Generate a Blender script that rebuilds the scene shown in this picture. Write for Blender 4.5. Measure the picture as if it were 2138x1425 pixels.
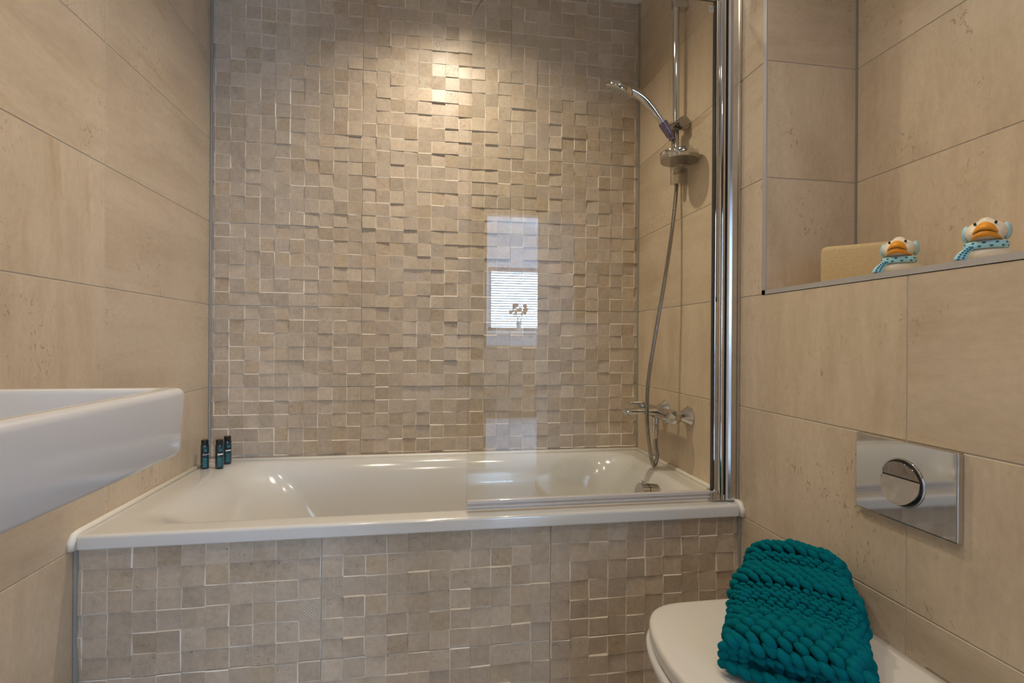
import bpy, bmesh, math, random
from mathutils import Vector, Matrix, Euler
R = random.Random(7)
for o in list(bpy.data.objects): bpy.data.objects.remove(o)
scene = bpy.context.scene
col = scene.collection

# ------------------------------------------------------------------ camera
W = 1.6393            # inner width between left wall (x=0) and right wall
CEIL = 2.387
CAM = Vector((0.7883, -2.0214, 0.9912))
YAW, PIT, ROL, F = 0.15909, -0.0003, 0.00661, 1076.14
cd = bpy.data.cameras.new('camera'); cam = bpy.data.objects.new('camera', cd); col.objects.link(cam)
cd.sensor_width = 36.0; cd.sensor_fit = 'HORIZONTAL'; cd.lens = F / 2138 * 36.0
cd.clip_start = 0.02
r_ = Vector((math.cos(YAW), -math.sin(YAW), 0)); f_ = Vector((math.sin(YAW), math.cos(YAW), 0)); u_ = Vector((0, 0, 1))
f2 = f_ * math.cos(PIT) + u_ * math.sin(PIT); u2 = u_ * math.cos(PIT) - f_ * math.sin(PIT)
r3 = r_ * math.cos(ROL) + u2 * math.sin(ROL); u3 = u2 * math.cos(ROL) - r_ * math.sin(ROL)
m = Matrix.Identity(4)
for i in range(3): m[i][0] = r3[i]; m[i][1] = u3[i]; m[i][2] = -f2[i]; m[i][3] = CAM[i]
cam.matrix_world = m
scene.camera = cam

# ------------------------------------------------------------------ world, daylight, exposure
world = bpy.data.worlds.new('world'); scene.world = world; world.use_nodes = True
bg = world.node_tree.nodes['Background']; bg.inputs[0].default_value = (0.55, 0.75, 1.0, 1); bg.inputs[1].default_value = 2.0
vs = scene.view_settings
vs.view_transform = 'Standard'; vs.look = 'None'; vs.exposure = -0.01; vs.gamma = 1.0; vs.use_curve_mapping = False
DAY_POWER = 170.0
LAMP = dict(bath=49.0, basin=19.0, toilet=16.0, door=26.0)
ad = bpy.data.lights.new('window_daylight', 'AREA'); ad.shape = 'RECTANGLE'; ad.size = 1.15; ad.size_y = 1.0
ad.energy = DAY_POWER; ad.color = (0.42, 0.66, 1.0)
ao = bpy.data.objects.new('window_daylight', ad); col.objects.link(ao)
ao.location = (2.05, -6.62, 1.62); ao.rotation_euler = (math.radians(90), 0, 0)   # outside the far window, shining in
ao.rotation_euler = Euler((math.radians(-90), 0, math.radians(180)))

a2 = bpy.data.lights.new('added_hall_light', 'AREA'); a2.shape = 'RECTANGLE'; a2.size = 1.35; a2.size_y = 1.9
a2.energy = 330.0; a2.color = (0.42, 0.64, 1.0)
ao2 = bpy.data.objects.new('added_hall_light', a2); col.objects.link(ao2)
ao2.location = (3.16, -4.9, 1.15); ao2.rotation_euler = Euler((math.radians(90), 0, math.radians(90)))     # added light to brighten the hall, through a made-up opening

a3 = bpy.data.lights.new('added_fill_light', 'AREA'); a3.shape = 'RECTANGLE'; a3.size = 0.42; a3.size_y = 1.8
a3.energy = 190.0; a3.color = (0.42, 0.64, 1.0)
ao3 = bpy.data.objects.new('added_fill_light', a3); col.objects.link(ao3)
ao3.location = (2.77, -6.62, 1.2); ao3.rotation_euler = Euler((math.radians(-90), 0, math.radians(180)))    # added fill light, unseen in the screen, behind an added opening

# ------------------------------------------------------------------ node helpers / materials
def new_mat(name):
    mt = bpy.data.materials.new(name); mt.use_nodes = True
    nt = mt.node_tree; b = nt.nodes['Principled BSDF']
    return mt, nt, b
def N(nt, t, **kw):
    n = nt.nodes.new(t)
    for k, v in kw.items(): setattr(n, k, v)
    return n
def math_(nt, op, a, b=None, c=None, clamp=False):
    n = nt.nodes.new('ShaderNodeMath'); n.operation = op; n.use_clamp = clamp
    for i, v in enumerate((a, b, c)):
        if v is None: continue
        if isinstance(v, (int, float)): n.inputs[i].default_value = v
        else: nt.links.new(v, n.inputs[i])
    return n.outputs[0]
def vmath(nt, op, a, b):
    n = nt.nodes.new('ShaderNodeVectorMath'); n.operation = op
    for i, v in enumerate((a, b)):
        if isinstance(v, (tuple, list)): n.inputs[i].default_value = v
        elif isinstance(v, (int, float)): n.inputs[i].default_value = (v, v, v)
        else: nt.links.new(v, n.inputs[i])
    return n.outputs[0]
def noise(nt, vec, scale, detail=6, rough=0.6, dist=0.0):
    n = nt.nodes.new('ShaderNodeTexNoise'); n.inputs['Scale'].default_value = scale; n.inputs['Detail'].default_value = detail
    n.inputs['Roughness'].default_value = rough; n.inputs['Distortion'].default_value = dist
    nt.links.new(vec, n.inputs['Vector']); return n.outputs['Fac']
def remap(nt, v, a, b, c=0.0, d=1.0):
    n = nt.nodes.new('ShaderNodeMapRange'); n.inputs[1].default_value = a; n.inputs[2].default_value = b
    n.inputs[3].default_value = c; n.inputs[4].default_value = d; nt.links.new(v, n.inputs[0]); return n.outputs[0]
def mixc(nt, f, a, b, mode='MIX'):
    n = nt.nodes.new('ShaderNodeMix'); n.data_type = 'RGBA'; n.blend_type = mode
    if isinstance(f, (int, float)): n.inputs[0].default_value = f
    else: nt.links.new(f, n.inputs[0])
    for i, v in ((6, a), (7, b)):
        if isinstance(v, tuple): n.inputs[i].default_value = (*v, 1)
        else: nt.links.new(v, n.inputs[i])
    return n.outputs[2]
def bump(nt, b, h, strength, dist):
    n = nt.nodes.new('ShaderNodeBump'); n.inputs['Strength'].default_value = strength; n.inputs['Distance'].default_value = dist
    nt.links.new(h, n.inputs['Height']); nt.links.new(n.outputs[0], b.inputs['Normal'])

def plain(name, rgb, rough=0.5, metal=0.0, coat=0.0, vary=0.04, scale=30, spec=0.5, bumpd=0.0):
    """procedural plain material: base colour with faint noise variation"""
    mt, nt, b = new_mat(name)
    tc = N(nt, 'ShaderNodeTexCoord')
    f = noise(nt, tc.outputs['Object'], scale, 4)
    lo = tuple(max(0, c * (1 - vary)) for c in rgb); hi = tuple(min(1, c * (1 + vary)) for c in rgb)
    nt.links.new(mixc(nt, f, lo, hi), b.inputs['Base Color'])
    b.inputs['Roughness'].default_value = rough; b.inputs['Metallic'].default_value = metal
    b.inputs['Coat Weight'].default_value = coat; b.inputs['Coat Roughness'].default_value = 0.03
    b.inputs['Specular IOR Level'].default_value = spec
    if bumpd: bump(nt, b, f, 0.5, bumpd)
    return mt

def stone_tile(name, base, dark, ochre, rough=0.34):
    mt, nt, b = new_mat(name)
    tc = N(nt, 'ShaderNodeTexCoord'); oi = N(nt, 'ShaderNodeObjectInfo')
    rnd = oi.outputs['Random']
    off = vmath(nt, 'SCALE', (1, 1, 1), 1); so = nt.nodes[-1]; so.inputs['Scale'].default_value = 1
    so.inputs[0].default_value = (37.0, 11.0, 53.0); nt.links.new(rnd, so.inputs['Scale'])
    p = vmath(nt, 'ADD', tc.outputs['Object'], off)
    pv = vmath(nt, 'MULTIPLY', p, (5.0, 5.0, 0.9))
    ph = vmath(nt, 'MULTIPLY', p, (0.9, 5.0, 5.0))
    sel = math_(nt, 'GREATER_THAN', rnd, 0.42)
    mv = N(nt, 'ShaderNodeMix', data_type='VECTOR'); nt.links.new(sel, mv.inputs[0]); nt.links.new(ph, mv.inputs[4]); nt.links.new(pv, mv.inputs[5])
    ps = mv.outputs[1]
    big = noise(nt, p, 2.6, 5, 0.55, 0.4)
    st = noise(nt, ps, 1.7, 9, 0.62, 0.5)
    pf = vmath(nt, 'ADD', vmath(nt, 'SCALE', ps, 1), p); nt.nodes[-2].inputs['Scale'].default_value = 0.35
    fine = noise(nt, pf, 34.0, 7, 0.75)
    c = mixc(nt, remap(nt, st, 0.40, 0.58), dark, base)
    c = mixc(nt, remap(nt, big, 0.38, 0.66, 0, 0.7), c, tuple(min(1, x * 1.12) for x in base))
    och = math_(nt, 'MULTIPLY', remap(nt, noise(nt, ps, 2.3, 6, 0.6, 0.8), 0.58, 0.72), remap(nt, big, 0.42, 0.6))
    c = mixc(nt, math_(nt, 'MULTIPLY', och, 0.75), c, ochre)
    # small fossil-like pits gathered in clusters
    pit = remap(nt, noise(nt, vmath(nt, 'MULTIPLY', p, (1.0, 1.0, 0.7)), 80, 3, 0.6, 1.2), 0.60, 0.66)
    clus = remap(nt, noise(nt, p, 4.5, 3, 0.6), 0.50, 0.60)
    pits = math_(nt, 'MULTIPLY', pit, clus)
    c = mixc(nt, math_(nt, 'MULTIPLY', pits, 0.62), c, tuple(x * 0.5 for x in (dark[0], dark[1] * .9, dark[2] * .8)))
    c = mixc(nt, 0.13, c, mixc(nt, remap(nt, fine, 0.3, 0.7), (0.22, 0.16, 0.10), (0.95, 0.84, 0.70)))
    tint = remap(nt, rnd, 0, 1, 0.94, 1.05)
    mul = N(nt, 'ShaderNodeVectorMath', operation='SCALE'); nt.links.new(c, mul.inputs[0]); nt.links.new(tint, mul.inputs['Scale'])
    nt.links.new(mul.outputs[0], b.inputs['Base Color'])
    nt.links.new(remap(nt, fine, 0.2, 0.8, rough - 0.05, rough + 0.08), b.inputs['Roughness'])
    h = math_(nt, 'SUBTRACT', math_(nt, 'MULTIPLY', fine, 0.25), pits)
    bump(nt, b, h, 0.35, 0.0006)
    return mt

def mosaic(name, base, dark, ochre, rough=0.35):
    mt, nt, b = new_mat(name)
    geo = N(nt, 'ShaderNodeNewGeometry'); at = N(nt, 'ShaderNodeAttribute', attribute_name='tone')
    tone = at.outputs['Fac']
    oi = N(nt, 'ShaderNodeObjectInfo')
    loc = N(nt, 'ShaderNodeVectorMath', operation='SCALE'); loc.inputs[0].default_value = (61.0, 17.0, 43.0); nt.links.new(tone, loc.inputs['Scale'])
    p = vmath(nt, 'ADD', geo.outputs['Position'], loc.outputs[0])
    big = noise(nt, p, 9.0, 5, 0.6, 0.5)
    fine = noise(nt, p, 70.0, 6, 0.7)
    pv = vmath(nt, 'MULTIPLY', p, (1.0, 1.0, 0.12))
    streak = noise(nt, pv, 130.0, 4, 0.6)
    t2 = math_(nt, 'FRACT', math_(nt, 'MULTIPLY', tone, 7.31))
    t3 = math_(nt, 'FRACT', math_(nt, 'MULTIPLY', tone, 13.77))
    c = mixc(nt, remap(nt, big, 0.3, 0.7), dark, base)
    c = mixc(nt, math_(nt, 'MULTIPLY', remap(nt, t2, 0.74, 0.95), 0.45), c, ochre)
    pit = remap(nt, noise(nt, p, 240, 3, 0.6, 0.8), 0.60, 0.68)
    pitm = math_(nt, 'MULTIPLY', pit, math_(nt, 'MULTIPLY', remap(nt, noise(nt, p, 38, 3), 0.50, 0.58), remap(nt, t3, 0.40, 0.60)))
    c = mixc(nt, math_(nt, 'MULTIPLY', pitm, 0.8), c, tuple(x * 0.4 for x in dark))
    c = mixc(nt, 0.17, c, mixc(nt, remap(nt, fine, 0.3, 0.7), (0.16, 0.12, 0.09), (0.92, 0.82, 0.70)))
    tint = remap(nt, tone, 0, 1, 0.90, 1.06)
    mul = N(nt, 'ShaderNodeVectorMath', operation='SCALE'); nt.links.new(c, mul.inputs[0]); nt.links.new(tint, mul.inputs['Scale'])
    nt.links.new(mul.outputs[0], b.inputs['Base Color'])
    nt.links.new(remap(nt, fine, 0.2, 0.8, rough - 0.06, rough + 0.10), b.inputs['Roughness'])
    # chiselled hatching on a few squares, vertical combing on a few others
    wv = N(nt, 'ShaderNodeTexWave', wave_type='BANDS', bands_direction='DIAGONAL'); wv.inputs['Scale'].default_value = 90; wv.inputs['Distortion'].default_value = 2.0
    wv.inputs['Detail'].default_value = 1.0
    nt.links.new(p, wv.inputs['Vector'])
    hatch = math_(nt, 'MULTIPLY', wv.outputs['Fac'], math_(nt, 'MULTIPLY', remap(nt, t3, 0.06, 0.05), remap(nt, noise(nt, p, 30, 2), 0.45, 0.55)))
    comb = math_(nt, 'MULTIPLY', streak, math_(nt, 'MULTIPLY', remap(nt, t2, 0.16, 0.12), 1.5))
    h = math_(nt, 'ADD', math_(nt, 'MULTIPLY', fine, 0.5), math_(nt, 'ADD', math_(nt, 'MULTIPLY', hatch, 0.9), comb))
    h = math_(nt, 'SUBTRACT', h, pitm)
    bump(nt, b, h, 0.7, 0.0012)
    return mt

M = {}
M['stone'] = stone_tile('stone_tile', (0.60, 0.49, 0.355), (0.485, 0.377, 0.255), (0.43, 0.28, 0.135))
M['mosaic'] = mosaic('mosaic_stone', (0.565, 0.452, 0.330), (0.445, 0.348, 0.246), (0.44, 0.31, 0.165))
M['grout'] = plain('grout', (0.52, 0.47, 0.41), 0.9, vary=0.1, scale=200)
M['mosaic_lit_edge'] = plain('mosaic_pale_lit_edge', (0.86, 0.79, 0.69), 0.5, vary=0.08, scale=90)  # paler than the stone, so the lit edge lines sit in the colour
M['silicone_grey'] = plain('grey_silicone', (0.27, 0.26, 0.23), 0.5)
M['silicone_white'] = plain('white_silicone', (0.80, 0.77, 0.70), 0.35)
M['ceramic'] = plain('white_ceramic', (0.64, 0.63, 0.62), 0.12, coat=0.6, vary=0.01)
M['acrylic'] = plain('bath_enamel', (0.64, 0.625, 0.59), 0.14, coat=0.5, vary=0.01)
M['lid'] = plain('white_plastic_lid', (0.66, 0.625, 0.575), 0.28, coat=0.2, vary=0.01)
M['chrome'] = plain('chrome', (0.63, 0.62, 0.61), 0.05, 1.0, vary=0.02)
M['gap_black'] = plain('dark_gap', (0.02, 0.02, 0.02), 0.3)  # black painted in where gaps lie in shade, and for the glass edge
M['steel'] = plain('brushed_aluminium', (0.55, 0.55, 0.56), 0.42, 0.55, vary=0.06, scale=300)
M['alu'] = plain('polished_aluminium', (0.66, 0.64, 0.61), 0.22, 1.0, vary=0.02)
M['hose'] = plain('metal_hose', (0.34, 0.32, 0.30), 0.18, 1.0, vary=0.1)
M['purple'] = plain('smoked_plastic', (0.22, 0.18, 0.27), 0.15, 0.6)
M['spray'] = plain('spray_face', (0.45, 0.44, 0.42), 0.4)
M['white_paint'] = plain('white_paint', (0.80, 0.79, 0.77), 0.6, vary=0.02)
M['hall_paint'] = plain('hall_paint', (0.72, 0.74, 0.76), 0.7, vary=0.02)
M['dark_wood'] = plain('dark_wood', (0.14, 0.082, 0.045), 0.45, vary=0.3, scale=9)
M['floor'] = plain('floor_porcelain', (0.62, 0.60, 0.58), 0.3, vary=0.08, scale=4)
M['wood'] = plain('oak_door', (0.45, 0.27, 0.12), 0.45, vary=0.25, scale=12)
M['duck'] = plain('cream_rubber', (0.80, 0.72, 0.58), 0.38, vary=0.02)
M['bill'] = plain('orange_rubber', (0.85, 0.33, 0.015), 0.38, vary=0.03)
M['black'] = plain('black_eye', (0.01, 0.01, 0.01), 0.2)
M['sky'] = plain('pale_blue_rubber', (0.40, 0.66, 0.74), 0.4, vary=0.02)
M['scarf'] = plain('pale_blue_scarf', (0.38, 0.69, 0.80), 0.4, vary=0.03)
M['dot'] = plain('teal_dot', (0.012, 0.17, 0.25), 0.4)
M['teal_label'] = plain('teal_label', (0.006, 0.055, 0.075), 0.18, vary=0.5, scale=90, coat=0.4)
M['bottle'] = plain('dark_bottle', (0.006, 0.02, 0.028), 0.14, coat=0.5)
M['cap'] = plain('black_cap', (0.008, 0.009, 0.011), 0.3)
M['print'] = plain('white_print', (0.75, 0.78, 0.80), 0.5)
M['print_teal'] = plain('teal_print', (0.05, 0.32, 0.36), 0.5)
M['stamp'] = plain('etched_stamp', (0.46, 0.42, 0.36), 0.6)
M['stamp_mark'] = plain('etched_mark', (0.24, 0.22, 0.18), 0.6)
M['blind'] = plain('blind_slat_shade', (0.10, 0.14, 0.22), 0.5)  # real slats are white; dark blue paints in their backlit shade
M['vase'] = plain('glass_vase', (0.5, 0.55, 0.55), 0.1, coat=0.5)
M['petal'] = plain('dusty_petals', (0.45, 0.22, 0.12), 0.7, vary=0.3)
M['leaf'] = plain('leaf_green', (0.10, 0.22, 0.06), 0.6, vary=0.2)
M['seal'] = plain('clear_seal', (0.62, 0.57, 0.53), 0.25, coat=0.3)

def cork():
    mt, nt, b = new_mat('cork'); tc = N(nt, 'ShaderNodeTexCoord')
    v = N(nt, 'ShaderNodeTexVoronoi'); v.inputs['Scale'].default_value = 420; nt.links.new(tc.outputs['Object'], v.inputs['Vector'])
    f = noise(nt, tc.outputs['Object'], 260, 5, 0.7)
    c = mixc(nt, f, (0.40, 0.28, 0.13), (0.74, 0.58, 0.35))
    c = mixc(nt, remap(nt, v.outputs['Distance'], 0.05, 0.5, 0.30, 0), c, (0.30, 0.19, 0.08))
    nt.links.new(c, b.inputs['Base Color']); b.inputs['Roughness'].default_value = 0.85
    bump(nt, b, f, 0.6, 0.0012); return mt
M['cork'] = cork()
def wool():
    mt, nt, b = new_mat('chunky_wool'); tc = N(nt, 'ShaderNodeTexCoord')
    at = N(nt, 'ShaderNodeAttribute', attribute_name='tone')
    f = noise(nt, tc.outputs['Object'], 900, 4, 0.7)
    g = noise(nt, tc.outputs['Object'], 60, 3)
    c = mixc(nt, f, (0.0, 0.040, 0.066), (0.0, 0.27, 0.325))
    c = mixc(nt, math_(nt, 'MULTIPLY', g, 0.4), c, (0.0, 0.13, 0.17))
    nt.links.new(c, b.inputs['Base Color']); b.inputs['Roughness'].default_value = 0.9
    b.inputs['Specular IOR Level'].default_value = 0.06; b.inputs['Sheen Weight'].default_value = 0.0; b.inputs['Sheen Tint'].default_value = (0.1, 0.6, 0.7, 1)
    bump(nt, b, f, 0.9, 0.0015); return mt
M['wool'] = wool()
def glass(name, tint):
    """thin clear sheet: transparent, mixed with a mirror by Schlick's Fresnel term (same on both faces)"""
    mt = bpy.data.materials.new(name); mt.use_nodes = True; nt = mt.node_tree; nt.nodes.clear()
    out = N(nt, 'ShaderNodeOutputMaterial'); mx = N(nt, 'ShaderNodeMixShader'); geo = N(nt, 'ShaderNodeNewGeometry')
    dt = N(nt, 'ShaderNodeVectorMath', operation='DOT_PRODUCT'); nt.links.new(geo.outputs['Incoming'], dt.inputs[0]); nt.links.new(geo.outputs['Normal'], dt.inputs[1])
    k = math_(nt, 'SUBTRACT', 1.0, math_(nt, 'ABSOLUTE', dt.outputs['Value']))
    fr = math_(nt, 'MULTIPLY_ADD', math_(nt, 'POWER', k, 5.0), 0.96, 0.04, clamp=True)
    tr = N(nt, 'ShaderNodeBsdfTransparent'); tc = N(nt, 'ShaderNodeTexCoord')
    nt.links.new(mixc(nt, noise(nt, tc.outputs['Object'], 4, 2), tint, tuple(min(1, t * 1.01) for t in tint)), tr.inputs[0])
    gl = N(nt, 'ShaderNodeBsdfGlossy'); gl.inputs['Roughness'].default_value = 0.0
    nt.links.new(fr, mx.inputs[0]); nt.links.new(tr.outputs[0], mx.inputs[1]); nt.links.new(gl.outputs[0], mx.inputs[2])
    nt.links.new(mx.outputs[0], out.inputs[0]); return mt
M['glass'] = glass('clear_glass', (0.975, 0.975, 0.955))
M['glass_edge'] = plain('glass_edge', (0.05, 0.07, 0.055), 0.1)
def lamp_mat():
    mt, nt, b = new_mat('lamp_lens'); tc = N(nt, 'ShaderNodeTexCoord')
    c = mixc(nt, noise(nt, tc.outputs['Object'], 40, 2), (1, 0.82, 0.6), (1, 0.86, 0.66))
    nt.links.new(c, b.inputs['Base Color']); nt.links.new(c, b.inputs['Emission Color']); b.inputs['Emission Strength'].default_value = 30.0
    return mt
M['lamp'] = lamp_mat()

# ------------------------------------------------------------------ geometry helpers
WL = {}
def link(o, parent=None, wl=Vector((0, 0, 0))):
    col.objects.link(o); WL[o.name] = Vector(wl)
    if parent is not None:
        o.parent = parent; o.location = Vector(wl) - WL[parent.name]
    else: o.location = wl
    return o
def tag(o, label=None, cat=None, group=None, kind=None):
    if label: o['label'] = label
    if cat: o['category'] = cat
    if group: o['group'] = group
    if kind: o['kind'] = kind
    return o
def thing(name, label, cat, loc, group=None):
    o = bpy.data.objects.new(name, None); o.empty_display_size = 0.05
    link(o, None, Vector(loc)); return tag(o, label, cat, group)
def mesh(name, vf, smooth=False):
    v, f = vf; me = bpy.data.meshes.new(name); me.from_pydata([tuple(x) for x in v], [], f); me.update()
    bm = bmesh.new(); bm.from_mesh(me); bmesh.ops.recalc_face_normals(bm, faces=bm.faces); bm.to_mesh(me); bm.free()
    if smooth: me.shade_smooth()
    return me
def obj(name, vf, mat, parent=None, origin=None, smooth=False, auto=None):
    """world-space geometry -> one mesh object; origin = where its origin sits"""
    o0 = Vector(origin) if origin is not None else (WL[parent.name] if parent is not None else Vector((0, 0, 0)))
    v = [Vector(x) - o0 for x in vf[0]]
    me = mesh(name, (v, vf[1]), smooth or auto is not None)
    if auto is not None: me.set_sharp_from_angle(angle=math.radians(auto))
    if mat: me.materials.append(M[mat])
    o = bpy.data.objects.new(name, me)
    return link(o, parent, o0)
def cat_(*vfs):
    V, Fc = [], []
    for v, f in vfs:
        n = len(V); V += [Vector(x) for x in v]; Fc += [tuple(i + n for i in q) for q in f]
    return V, Fc
def box(x0, x1, y0, y1, z0, z1):
    v = [(x, y, z) for z in (z0, z1) for y in (y0, y1) for x in (x0, x1)]
    return v, [(0, 2, 3, 1), (4, 5, 7, 6), (0, 1, 5, 4), (2, 6, 7, 3), (0, 4, 6, 2), (1, 3, 7, 5)]
def rbox(x0, x1, y0, y1, z0, z1, r, seg=3):
    bm = bmesh.new(); v, f = box(x0, x1, y0, y1, z0, z1)
    bv = [bm.verts.new(p) for p in v]
    for q in f: bm.faces.new([bv[i] for i in q])
    bmesh.ops.bevel(bm, geom=bm.edges[:], offset=r, segments=seg, profile=0.5, affect='EDGES')
    bm.verts.index_update(); out = [p.co.copy() for p in bm.verts], [tuple(p.index for p in q.verts) for q in bm.faces]
    bm.free(); return out
def xf(vf, mtx): return [mtx @ Vector(p) for p in vf[0]], vf[1]
def loft(rings, cap0=True, cap1=True):
    n = len(rings[0]); V = [Vector(p) for r in rings for p in r]; Fc = []
    for k in range(len(rings) - 1):
        for i in range(n):
            j = (i + 1) % n; Fc.append((k * n + i, k * n + j, (k + 1) * n + j, (k + 1) * n + i))
    if cap0: Fc.append(tuple(range(n)))
    if cap1: Fc.append(tuple((len(rings) - 1) * n + i for i in range(n)))
    return V, Fc
def frame(d):
    d = Vector(d).normalized(); a = Vector((0, 0, 1)) if abs(d.z) < 0.9 else Vector((0, 1, 0))
    u = d.cross(a).normalized(); return u, d.cross(u).normalized()
def lathe(base, axis, prof, seg=32):
    """prof = [(distance along axis, radius)]"""
    d = Vector(axis).normalized(); u, v = frame(d); base = Vector(base)
    rings = [[base + d * h + (u * math.cos(2 * math.pi * i / seg) + v * math.sin(2 * math.pi * i / seg)) * max(rr, 1e-5) for i in range(seg)] for h, rr in prof]
    return loft(rings)
def smooth_path(pts, sub=8):
    P = [Vector(p) for p in pts]; out = []
    for i in range(len(P) - 1):
        p0 = P[max(i - 1, 0)]; p1 = P[i]; p2 = P[i + 1]; p3 = P[min(i + 2, len(P) - 1)]
        for k in range(sub):
            t = k / sub
            out.append(0.5 * ((2 * p1) + (p2 - p0) * t + (2 * p0 - 5 * p1 + 4 * p2 - p3) * t * t + (3 * p1 - p0 - 3 * p2 + p3) * t ** 3))
    out.append(P[-1]); return out
def tube(pts, rad, seg=12):
    P = [Vector(p) for p in pts]; n = len(P); rr = rad if isinstance(rad, (list, tuple)) else [rad] * n
    t0 = (P[1] - P[0]).normalized(); u, _ = frame(t0); rings = []
    for i in range(n):
        t = (P[min(i + 1, n - 1)] - P[max(i - 1, 0)]).normalized()
        u = (u - t * u.dot(t)).normalized(); v = t.cross(u)
        rings.append([P[i] + (u * math.cos(2 * math.pi * k / seg) + v * math.sin(2 * math.pi * k / seg)) * rr[i] for k in range(seg)])
    return loft(rings)
def sphere(c, r, seg=16, rings=10):
    c = Vector(c); r = Vector(r if hasattr(r, '__len__') else (r, r, r)); R_ = []
    for k in range(1, rings):
        a = math.pi * k / rings
        R_.append([c + Vector((r.x * math.sin(a) * math.cos(2 * math.pi * i / seg), r.y * math.sin(a) * math.sin(2 * math.pi * i / seg), r.z * math.cos(a))) for i in range(seg)])
    V, Fc = loft(R_, False, False); n = len(V); V += [c + Vector((0, 0, r.z)), c - Vector((0, 0, r.z))]
    for i in range(seg):
        Fc.append((i, n, (i + 1) % seg)); Fc.append((n - 1 - i, n + 1, n - 1 - (i + 1) % seg))
    return V, Fc
def rrect(x0, x1, y0, y1, r, z, k=10):
    """rounded rectangle ring, k+1 points on each corner + side subdivision"""
    out = []
    for cx, cy, a0 in ((x1 - r, y1 - r, 0), (x0 + r, y1 - r, 90), (x0 + r, y0 + r, 180), (x1 - r, y0 + r, 270)):
        for i in range(k + 1):
            a = math.radians(a0 + 90 * i / k); out.append(Vector((cx + r * math.cos(a), cy + r * math.sin(a), z)))
    res = []
    for i in range(len(out)):
        a, b = out[i], out[(i + 1) % len(out)]
        res.append(a)
        if i % (k + 1) == k:
            for s in range(1, 12): res.append(a.lerp(b, s / 12))
    return res
def modifier_mesh(o, fn):
    """apply modifiers set up by fn and keep the result as the object's own mesh"""
    fn(o); dg = bpy.context.evaluated_depsgraph_get(); dg.update()
    me = bpy.data.meshes.new_from_object(o.evaluated_get(dg)); old = o.data; o.modifiers.clear(); o.data = me; me.name = old.name
    return o
def struct(name, vf, mat, label=None): return tag(obj(name, vf, mat), label, kind='structure')

# ------------------------------------------------------------------ the room shell
ROWS = [2.316 - 0.3 * k for k in range(8)]          # horizontal tile joints: 2.316 ... 0.216
NY, NX, SILL = -0.818, 1.9015, 1.127                # niche: side plane, back plane, sill height
REAR = -3.30
wall_back = struct('wall_back', box(-0.10, W + 0.10, 0.006, 0.12, 0, CEIL), 'grout', 'back wall above the bath covered in small beige stone mosaic squares')
wall_left = struct('wall_left', box(-0.12, -0.0014, REAR - 0.1, 0.006, 0, CEIL), 'grout', 'left wall of large beige stone tiles behind the washbasin')
wall_right = struct('wall_right', cat_(box(W + 0.0014, W + 0.10, NY + 0.0014, 0.006, 0, CEIL), box(W + 0.0014, NX, REAR - 0.1, NY, 0, SILL - 0.012),
                    box(W + 0.0014, NX + 0.1, REAR - 0.1, -2.30, SILL - 0.012, CEIL)), 'grout', 'right wall of large beige stone tiles with the flush plate and shelf niche')
wall_niche_side = struct('wall_niche_side', box(W + 0.10, NX + 0.1, NY + 0.0014, NY + 0.08, SILL - 0.02, CEIL), 'grout', 'shaded narrow side wall of the shelf niche')
wall_niche_back = struct('wall_niche_back', box(NX + 0.0014, NX + 0.1, -2.30, NY + 0.0014, SILL - 0.02, CEIL), 'grout', 'tiled back wall of the shelf niche behind the toy ducks')
struct('ceiling', box(-0.12, NX + 0.1, REAR - 0.1, 0.12, CEIL, CEIL + 0.1), 'white_paint', 'plain white ceiling')
struct('floor', box(-0.12, NX + 0.1, REAR, 0.12, -0.1, 0), 'floor', 'pale porcelain floor')
SLOT0, SLOT1, HEAD = 1.225, 1.6385, 1.975
wall_rear = struct('wall_rear', cat_(box(-0.12, 0.84, REAR - 0.1, REAR, 0, CEIL), box(0.84, W, REAR - 0.1, REAR, HEAD, CEIL)), 'dark_wood', 'dark panelled rear wall with the doorway')
door = struct('door_1', rbox(0.80, SLOT0, REAR - 0.07, REAR - 0.03, 0.01, HEAD + 0.02, 0.004), 'wood', 'half-open oak sliding door')
obj('handle', rbox(SLOT0 - 0.06, SLOT0 - 0.04, REAR - 0.035, REAR - 0.022, 0.95, 1.10, 0.004), 'chrome', door)
# hall beyond the doorway, seen mirrored in the bath screen
HY = -6.30
wx0, wx1, wz0, wz1 = 1.57, 2.50, 1.13, 1.995
struct('wall_hall_end', cat_(box(0.3, wx0, HY - 0.15, HY, 0, CEIL), box(wx1, 2.56, HY - 0.15, HY, 0, CEIL), box(2.56, 3.0, HY - 0.15, HY, 0, .3), box(2.56, 3.0, HY - 0.15, HY, 2.1, CEIL), box(wx0, wx1, HY - 0.15, HY, 0, wz0), box(wx0, wx1, HY - 0.15, HY, wz1, CEIL)), 'hall_paint')
struct('wall_hall_left', box(0.2, 0.3, HY - 0.15, REAR - 0.1, 0, CEIL), 'hall_paint')
struct('wall_hall_right', cat_(box(3.0, 3.1, HY - 0.15, -5.6, 0, CEIL), box(3.0, 3.1, -4.2, REAR - 0.1, 0, CEIL), box(3.0, 3.1, -5.6, -4.2, 2.12, CEIL)), 'hall_paint')
struct('added_fill_opening', cat_(box(2.56, 2.59, HY - .12, HY - .06, .3, 2.1), box(2.97, 3.0, HY - .12, HY - .06, .3, 2.1), box(2.59, 2.97, HY - .12, HY - .06, 2.06, 2.1), box(2.59, 2.97, HY - .12, HY - .06, .3, .34)), 'white_paint', 'narrow opening added beside the blind for fill light')  # frame made up for the added fill light, out of view
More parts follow.
